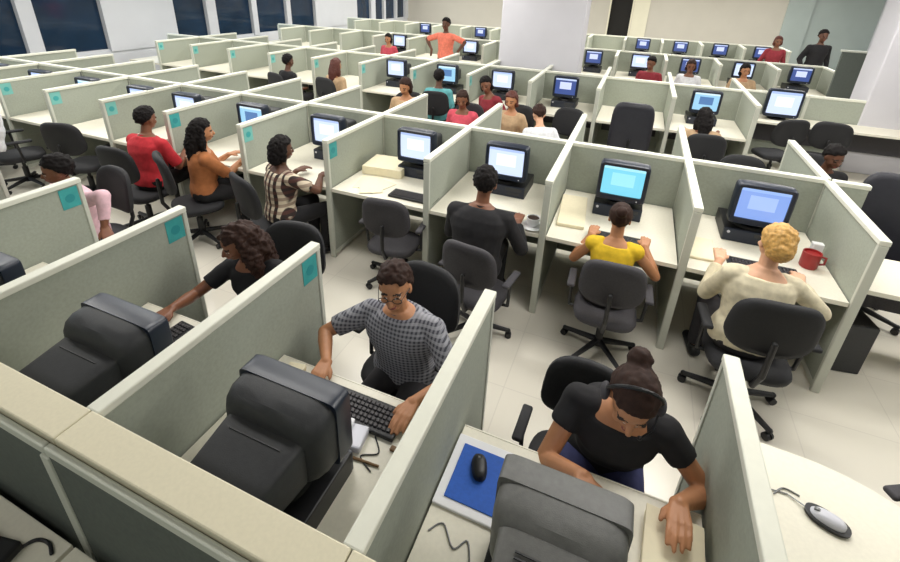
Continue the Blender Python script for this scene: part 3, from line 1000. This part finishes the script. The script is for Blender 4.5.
# --- nearest bank, facing the camera
person('man in grey plaid shirt and glasses with both arms on the desk', (-.45, .03, 0), 180, .96, 9, -2, 0, (2, 14, 0), rh=(-.72, -.42, .785), lh=(-.20, -.46, .785),
       rpole=(.9, -.4, -.3), lpole=(-.7, -.5, -.3), skin='tan', hair='short', hcol='brown', shirt=C_plaid, sleeve=.42, trousers=C_dark, collar=C_plaid, glasses=True, detail=3, curl=25, wide=1.18)
person('woman in black with long curly hair reaching to the left', (-1.50, .13, 0), 190, .94, 13, -6, 0, (16, -42, 0), rh=(-1.74, -.45, .785), lh=(-1.28, -.2, .80),
       rpole=(.7, -.2, -.7), skin='brown', hair='curly', hcol='brown', shirt=C_black, sleeve=.35, trousers=C_black, female=True, detail=2)
person('man in pale pink shirt at the far left of the nearest bank', (-3.55, .26, 0), 176, .96, 10, 6, 0, (8, -30, 0), rh=(-3.75, -.40, .79), lh=(-2.98, .08, .74), lpole=(-1, 0, .2),
       skin='brown', hair='short', hcol='black', shirt=C_pink, sleeve=.9, trousers=C_dark, collar=C_pink, detail=2)
person('woman in black short sleeved top and headset bending over her desk', (.62, -.05, 0), 180, 1.02, 22, 3, 0, (22, 4, 0), rh=(.55, -.56, .86), lh=(.89, -.49, .82),
       rpole=(.5, -.3, -.6), lpole=(-.35, -.6, -.3), skin='tan', hair='bun', hcol='brown', shirt=C_black, sleeve=.24, trousers=C_jeans, female=True, headset=True, detail=3, curl=25)
# --- far side of the middle bank and third bank
small = dict(detail=1, hands=False)
person('woman in rose pink top facing us behind the black suited man', (-1.62, 4.05, 0), 180, .95, 8, 0, 0, (14, 10, 0), skin='brown', hair='bob', hcol='brown', shirt=C_rose, sleeve=.5, trousers=C_dark, female=True, **small)
person('woman in dark red top leaning beside the rose pink top', (-1.42, 4.95, 0), 150, 1.0, 14, -8, 0, (14, 30, 0), skin='brown', hair='bob', hcol='black', shirt=C_maroon, sleeve=.9, trousers=C_dark, female=True, **small)
person('person in tan top with dark red hair behind the third bank divider', (-1.0, 4.3, 0), 165, .95, 6, 0, 0, (10, 10, 0), skin='tan', hair='bob', hcol='red', shirt=C_tan, sleeve=.5, trousers=C_dark, female=True, **small)
person('person in white shirt beside a black chair behind the middle bank', (-.46, 3.72, 0), 30, .93, 20, 0, 0, (24, 0, 0), skin='fair', hair='short', hcol='brown', shirt=C_white, sleeve=.9, trousers=C_dark, **small)
person('dark haired person in teal shirt beside a lit screen', (-2.42, 5.0, 0), 10, .97, 4, 0, 0, (4, 0, 0), skin='dark', hair='short', hcol='black', shirt=C_teal, sleeve=.5, trousers=C_dark, **small)
person('brown haired woman looking down left of the teal shirt', (-2.60, 4.25, 0), 200, .98, 8, 0, 0, (18, -25, 0), skin='tan', hair='bob', hcol='brown', shirt=C_tan, sleeve=.5, trousers=C_dark, female=True, **small)
person('brown long haired woman seen from behind in the third bank', (-4.40, 5.0, 0), -10, .97, 5, 0, 0, (5, 0, 0), skin='tan', hair='long', hcol='red', shirt=C_tan, sleeve=.5, trousers=C_dark, female=True, **small)
person('person in black shirt before the left end of the third bank', (-5.36, 4.9, 0), -15, .97, 5, 0, 0, (5, 0, 0), skin='dark', hair='short', hcol='black', shirt=C_black, sleeve=.5, trousers=C_dark, **small)
person('dark haired woman in tan top under the sky blue screen', (1.36, 4.55, 0), 5, .94, 14, 0, 0, (14, 0, 0), rh=(1.62, 5.2, .79), lh=(1.2, 5.2, .79), skin='brown', hair='long', hcol='black', shirt=C_tan, sleeve=.5, trousers=C_dark, female=True, **small)
person('person with red brown face behind the blonde woman\'s divider', (2.36, 3.75, 0), 190, .93, 10, 0, 0, (12, 10, 0), skin='dark', hair='short', hcol='black', shirt=C_black, sleeve=.9, trousers=C_dark, **small)
# --- rear
person('person in white shirt seated at the fourth bank beyond the pillar', (1.45, 8.75, 0), 170, 1.0, 5, 0, 0, (10, 10, 0), skin='brown', hair='bob', hcol='brown', shirt=C_white, sleeve=.9, trousers=C_dark, female=True, **small)
person('person in maroon shirt seated at the fourth bank beyond the pillar', (.72, 8.65, 0), 170, 1.0, 5, 0, 0, (10, -10, 0), skin='brown', hair='short', hcol='black', shirt=C_maroon, sleeve=.9, trousers=C_dark, **small)
person('dark haired woman in tan top at the right of the fourth bank', (2.42, 8.85, 0), 160, 1.0, 8, 0, 0, (8, 30, 0), skin='tan', hair='bob', hcol='black', shirt=C_tan, sleeve=.5, trousers=C_dark, female=True, **small)
person('person seated near the windows in dusty pink top', (-5.5, 9.0, 0), 180, 1.0, 5, 0, 0, (8, 0, 0), skin='tan', hair='bob', hcol='black', shirt=C_rose, sleeve=.5, trousers=C_dark, female=True, **small)
person('tall person in salmon shirt standing left of the white pillar', (-3.62, 8.2, 0), 175, 1.06, 0, 0, 0, (5, 0, 0), rh=(-3.98, 8.15, 1.05), lh=(-3.28, 8.15, 1.05), rpole=(1, 0, 0), lpole=(-1, 0, 0), skin='dark', hair='short', hcol='black', shirt=C_salmon, sleeve=.5, trousers=C_dark, stand=True, **small)
person('standing person with red brown hair and red shirt near the back', (3.40, 11.6, 0), 180, .96, 0, 0, 0, (6, 0, 0), skin='brown', hair='bob', hcol='red', shirt=C_maroon, sleeve=.9, trousers=C_dark, stand=True, female=True, **small)
person('standing person in black before the grey green back wall', (4.22, 11.6, 0), 190, 1.07, 0, 0, 0, (6, 0, 0), skin='dark', hair='short', hcol='black', shirt=C_black, sleeve=.9, trousers=C_black, stand=True, **small)

# ---------------------------------------------------------------- chairs in use and empty
place_chair('black', 1.42, 1.11, 4, 'black office chair under the blonde woman')
place_chair('grey', .55, 1.24, 2, 'dark grey office chair under the woman in yellow', sc=.92)
place_chair('grey', -.37, 1.04, -8, 'grey office chair under the man in black suit', sc=.92)
place_chair('grey', -1.28, 1.40, 6, 'empty grey office chair tucked under the paper covered desk', sc=.92)
place_chair('black', -2.40, 1.12, -22, 'black office chair under the woman in patterned top', False)
place_chair('black', -3.40, 1.16, -30, 'black office chair under the long haired woman in orange brown', False)
place_chair('black', -4.10, 1.12, 4, 'black office chair under the man in red shirt', False)
place_chair('black', -5.40, 1.35, 20, 'empty black office chair left of the red shirted man')
place_chair('black', -6.40, 1.20, -20, 'empty black office chair with white jacket over its back')
place_chair('black', -7.35, 1.2, -35, 'empty black office chair at the far left edge')
place_chair('black', -.50, .12, 172, 'black office chair under the man in grey plaid shirt')
place_chair('black', -1.48, .2, 190, 'black office chair under the reaching woman in black', False)
place_chair('black', -3.55, .32, 176, 'black office chair under the man in pink shirt', False)
place_chair('black', .49, -.10, 178, 'black office chair behind the woman bending over her desk', sc=.87)
place_chair('grey', 1.98, -.06, 118, 'grey office chair drawn up to the rounded corner desk')
place_chair('high', .52, 4.72, 0, 'empty tall black office chair centred in the third bank', False)
place_chair('high', 2.56, 2.62, 165, 'big black high backed chair at the right edge', False)
place_chair('black', 1.66, 3.35, 185, 'black office chair behind the cream partition above the blue screen', False)
place_chair('black', -.34, 4.5, 165, 'black office chair beside the person in white shirt', False)
for x, y, rz, lab in ((2.5, 5.9, 20, 'black office chair under the left end of the long white desk'), (3.1, 6.0, -15, 'black office chair under the middle of the long white desk')):
    place_chair('black', x, y, rz, lab, False)
for px, py, rz, lab in ((-1.62, 4.05, 180, 'chair under the woman in rose pink top'), (-1.0, 4.32, 165, 'chair under the person in tan top'), (-2.42, 4.98, 10, 'chair under the teal shirted person'),
                        (-2.60, 4.27, 200, 'chair under the woman left of the teal shirt'), (-4.4, 4.98, -10, 'chair under the long haired woman in the third bank'),
                        (-5.36, 4.88, -15, 'chair under the black shirted person near the windows'), (1.36, 4.52, 5, 'chair under the woman at the sky blue screen'), (2.36, 3.78, 190, 'chair under the red brown faced person')):
    place_chair('black', px, py, rz, 'black office '+lab, False)

# ---------------------------------------------------------------- things on the desks
place_keyboard(-.44, -.50, 180, 'black keyboard in front of the man in grey plaid shirt')
place_keyboard(-1.20, 1.62, 0, 'dark keyboard on the desk above the empty grey chair')
place_keyboard(.55, 1.63, 0, 'dark keyboard under the hands of the woman in yellow')
place_keyboard(1.52, 1.66, 0, 'dark keyboard in front of the blonde woman')
place_keyboard(-.48, 1.64, 0, 'dark keyboard in front of the man in black suit')
place_keyboard(-1.42, -.50, 176, 'black keyboard beside the reaching woman in black')
bd = MB().box((.165, -.575, .757), (.27, .31, .014), .004).build('white_board', M['white'])
tag(bd, 'white board lying under the blue mouse pad', 'board')
pd = MB().box((.172, -.578, .7665), (.215, .235, .005), .002).build('mouse_pad', M['blue'])
tag(pd, 'blue mouse pad lying on the white board', 'mouse pad')
mouse(.155, -.545, .769, 20, 'black mouse on the blue mouse pad', 'black', 'black')
mouse(1.40, -.20, .75, 68, 'silver topped black mouse on the rounded corner desk', 'silver', 'black', [(0, .055, .01), (.01, .10, .004), (-.02, .16, .004), (-.06, .19, .004)])
# paper stack under the woman's hand
ps = empty('paper_stack', (.86, -.575, .75), R(-4))
for i in range(4):
    MB().box((random.uniform(-.004, .004), random.uniform(-.004, .004), .0062+i*.012), (.19, .27, .0118), .001).build('sheaf', M['paper'], ps)
tag(ps, 'stack of cream papers under the bending woman\'s hand', 'papers')
# loose papers in the empty cubicle
for i, (x, y, rz, z) in enumerate(((-1.74, 1.74, 12, .0), (-1.62, 1.70, -18, .003), (-1.66, 1.66, 30, .006))):
    p = MB().box((0, 0, .0015), (.21, .297, .003)).build('paper_sheet', M['paper'])
    p.location = (x, y, .7502+z*1.1); p.rotation_euler = (0, 0, R(rz))
    tag(p, 'cream paper sheet on the desk above the empty grey chair, %s' % ('bottom of the pile', 'middle of the pile', 'top of the pile')[i], 'paper')
def folder(x, y, rz, label, z=.75, s=(.24, .32, .05), m='paper'):
    o = MB().box((0, 0, s[2]/2), s, .006).build('paper_bundle', M[m])
    o.location = (x, y, z); o.rotation_euler = (0, 0, R(rz))
    tag(o, label, 'papers')
folder(-1.72, 2.10, 6, 'thick cream bundle of papers behind the loose sheets', s=(.42, .36, .09))
folder(.16, 1.98, 4, 'cream bundle of papers at the left of the woman in yellow', s=(.22, .60, .03))
folder(1.14, 1.78, 2, 'cream bundle of papers at the left of the blonde woman', s=(.2, .34, .02))
folder(-1.86, -.52, 30, 'small cream packet under the reaching woman\'s hand', s=(.10, .07, .025))
folder(-.84, -.43, 10, 'small cream packet beside the plaid shirted man\'s hand', s=(.09, .06, .03))
# cup and saucer
cup = empty('teacup', (-.10, 1.56, .75))
MB().cone((0, 0, .002), (0, 0, .012), .045, .072, 28).build('saucer', M['white'], cup, True)
MB().loft([ell_ring(0, 0, z, r, r, 24) for z, r in ((.012, .026), (.03, .036), (.07, .042), (.07, .038), (.06, .037))]).build('cup', M['white'], cup, True)
MB().cone((0, 0, .06), (0, 0, .064), .037, .037, 24).build('coffee', M['coffee'], cup)
MB().tube([(.04, 0, .06), (.062, 0, .055), (.062, 0, .035), (.037, 0, .028)], .005, 8).build('handle', M['white'], cup, True)
cup.scale = (1.3, 1.3, 1.3)
tag(cup, 'white teacup and saucer beside the man in black suit', 'cup')
mg = empty('mug', (1.84, 1.86, .75))
MB().loft([ell_ring(0, 0, z, r, r, 24) for z, r in ((0, .05), (.01, .056), (.12, .058), (.12, .052), (.105, .051))]).build('body', M['redcup'], mg, True, 50)
MB().tube([(.055, 0, .095), (.088, 0, .09), (.088, 0, .04), (.055, 0, .03)], .007, 8).build('handle', M['redcup'], mg, True)
tag(mg, 'red mug on the desk right of the blonde woman', 'mug')
fl = MB().box((1.90, 1.99, .82), (.07, .05, .14), .006).build('white_box', M['white'])
tag(fl, 'small white box standing behind the red mug', 'box')
# bits on the plaid man's desk
pn = MB().cone((-.34, -.70, .756), (-.22, -.69, .756), .006, .005, 10).build('pen', M['brown'])
tag(pn, 'brown pen lying below the black keyboard', 'pen')
er = MB().box((-.20, -.60, .757), (.03, .022, .014), .003).build('eraser', M['brown'])
tag(er, 'tiny brown eraser beside the pen', 'eraser')
ph = empty('desk_phone', (-.385, -.63, .75), R(8))
MB().box((0, 0, .018), (.12, .11, .036), .008).build('body', M['silver'], ph)
MB().box((-.03, 0, .046), (.045, .12, .022), .008).build('handset', M['white'], ph)
tag(ph, 'pale silver phone between keyboard and black monitor', 'phone')
def cable(pts, label, m='metal', r=.004):
    out = []
    P = [Vector(pts[0])]+[Vector(p) for p in pts]+[Vector(pts[-1])]
    for a, b, c, d in zip(P, P[1:], P[2:], P[3:]):
        for i in range(6):
            t = i/6
            out.append(.5*((2*b)+(c-a)*t+(2*a-5*b+4*c-d)*t*t+(3*b-a-3*c+d)*t**3))
    out.append(P[-1])
    tag(MB().tube(out, r, 8).build('cable', M[m], None, True), label, 'cable')
cable([(-.30, -.58, .754), (-.25, -.64, .754), (-.31, -.68, .754), (-.24, -.72, .754)], 'thin cable curling beside the pale phone', 'black', .003)
cable([(.06, -.82, .754), (.10, -.78, .754), (.16, -.84, .754), (.2, -.8, .754), (.24, -.9, .754)], 'thin grey cable on the desk below the white board', 'metal', .003)
cable([(-1.16, -1.47, .756), (-1.17, -1.425, .756), (-1.15, -1.385, .756), (-1.10, -1.375, .756), (-1.06, -1.39, .756)], 'dark cable on the grey desk at the bottom left', 'black', .006)
cable([(1.24, -.16, .754), (1.28, -.12, .754), (1.33, -.13, .754)], 'short dark cord end on the rounded corner desk', 'metal', .003)
bx = empty('telephone_set', (-1.24, -1.53, .75), R(12))
MB().box((0, 0, .02), (.2, .2, .04), .01).build('body', M['black'], bx)
MB().box((-.06, 0, .06), (.05, .2, .03), .012).build('handset', M['black'], bx)
tag(bx, 'black telephone on the grey desk at the bottom left corner', 'phone')
pl = MB()
pl.box((1.36, -.63, .765), (.17, .25, .03), .01)
o = pl.build('silver_case', M['silver']); tag(o, 'pale silver case on the rounded corner desk at the bottom edge', 'case')
# pale monitor on the long white desk
place_crt('crt', 'pale', 2.62, 6.62, .75, 0, 'pale screened monitor on the long white desk', .47, .42)
# white jacket on the chair
jk = MB()
jk.loft([[Vector((x, y, z)) for x, y in ((-.2, -.05), (.2, -.05), (.2, .05), (-.2, .05))] for z in (0,)] + [[Vector((x*1.05, y*1.3, z)) for x, y in ((-.2, -.05), (.2, -.05), (.2, .05), (-.2, .05))] for z in (.25, .45)] + [[Vector((x*.8, y*.8, .50)) for x, y in ((-.2, -.05), (.2, -.05), (.2, .05), (-.2, .05))]])
jm = remesh(jk, 'jacket', .012, C_white, 6)
noise_disp(jm, .012, 10)
jo = link_mesh('jacket', jm)
jo.location = (-6.32, .98, .58); jo.rotation_euler = (R(-7), 0, R(-20))
tag(jo, 'white jacket hanging over a black office chair back', 'jacket')
# black computer tower under the right hand desk
tw = empty('computer_tower', (2.22, 1.98, 0), R(10))
MB().box((0, 0, .21), (.19, .42, .42), .008).build('case', M['black'], tw)
MB().box((0, -.213, .21), (.185, .012, .41), .004).build('front_panel', M['crt'], tw)
tag(tw, 'black computer tower on the floor right of the blonde woman\'s divider', 'computer')

bpy.data.batch_remove(JUNK)
bpy.data.scenes.remove(TMP)
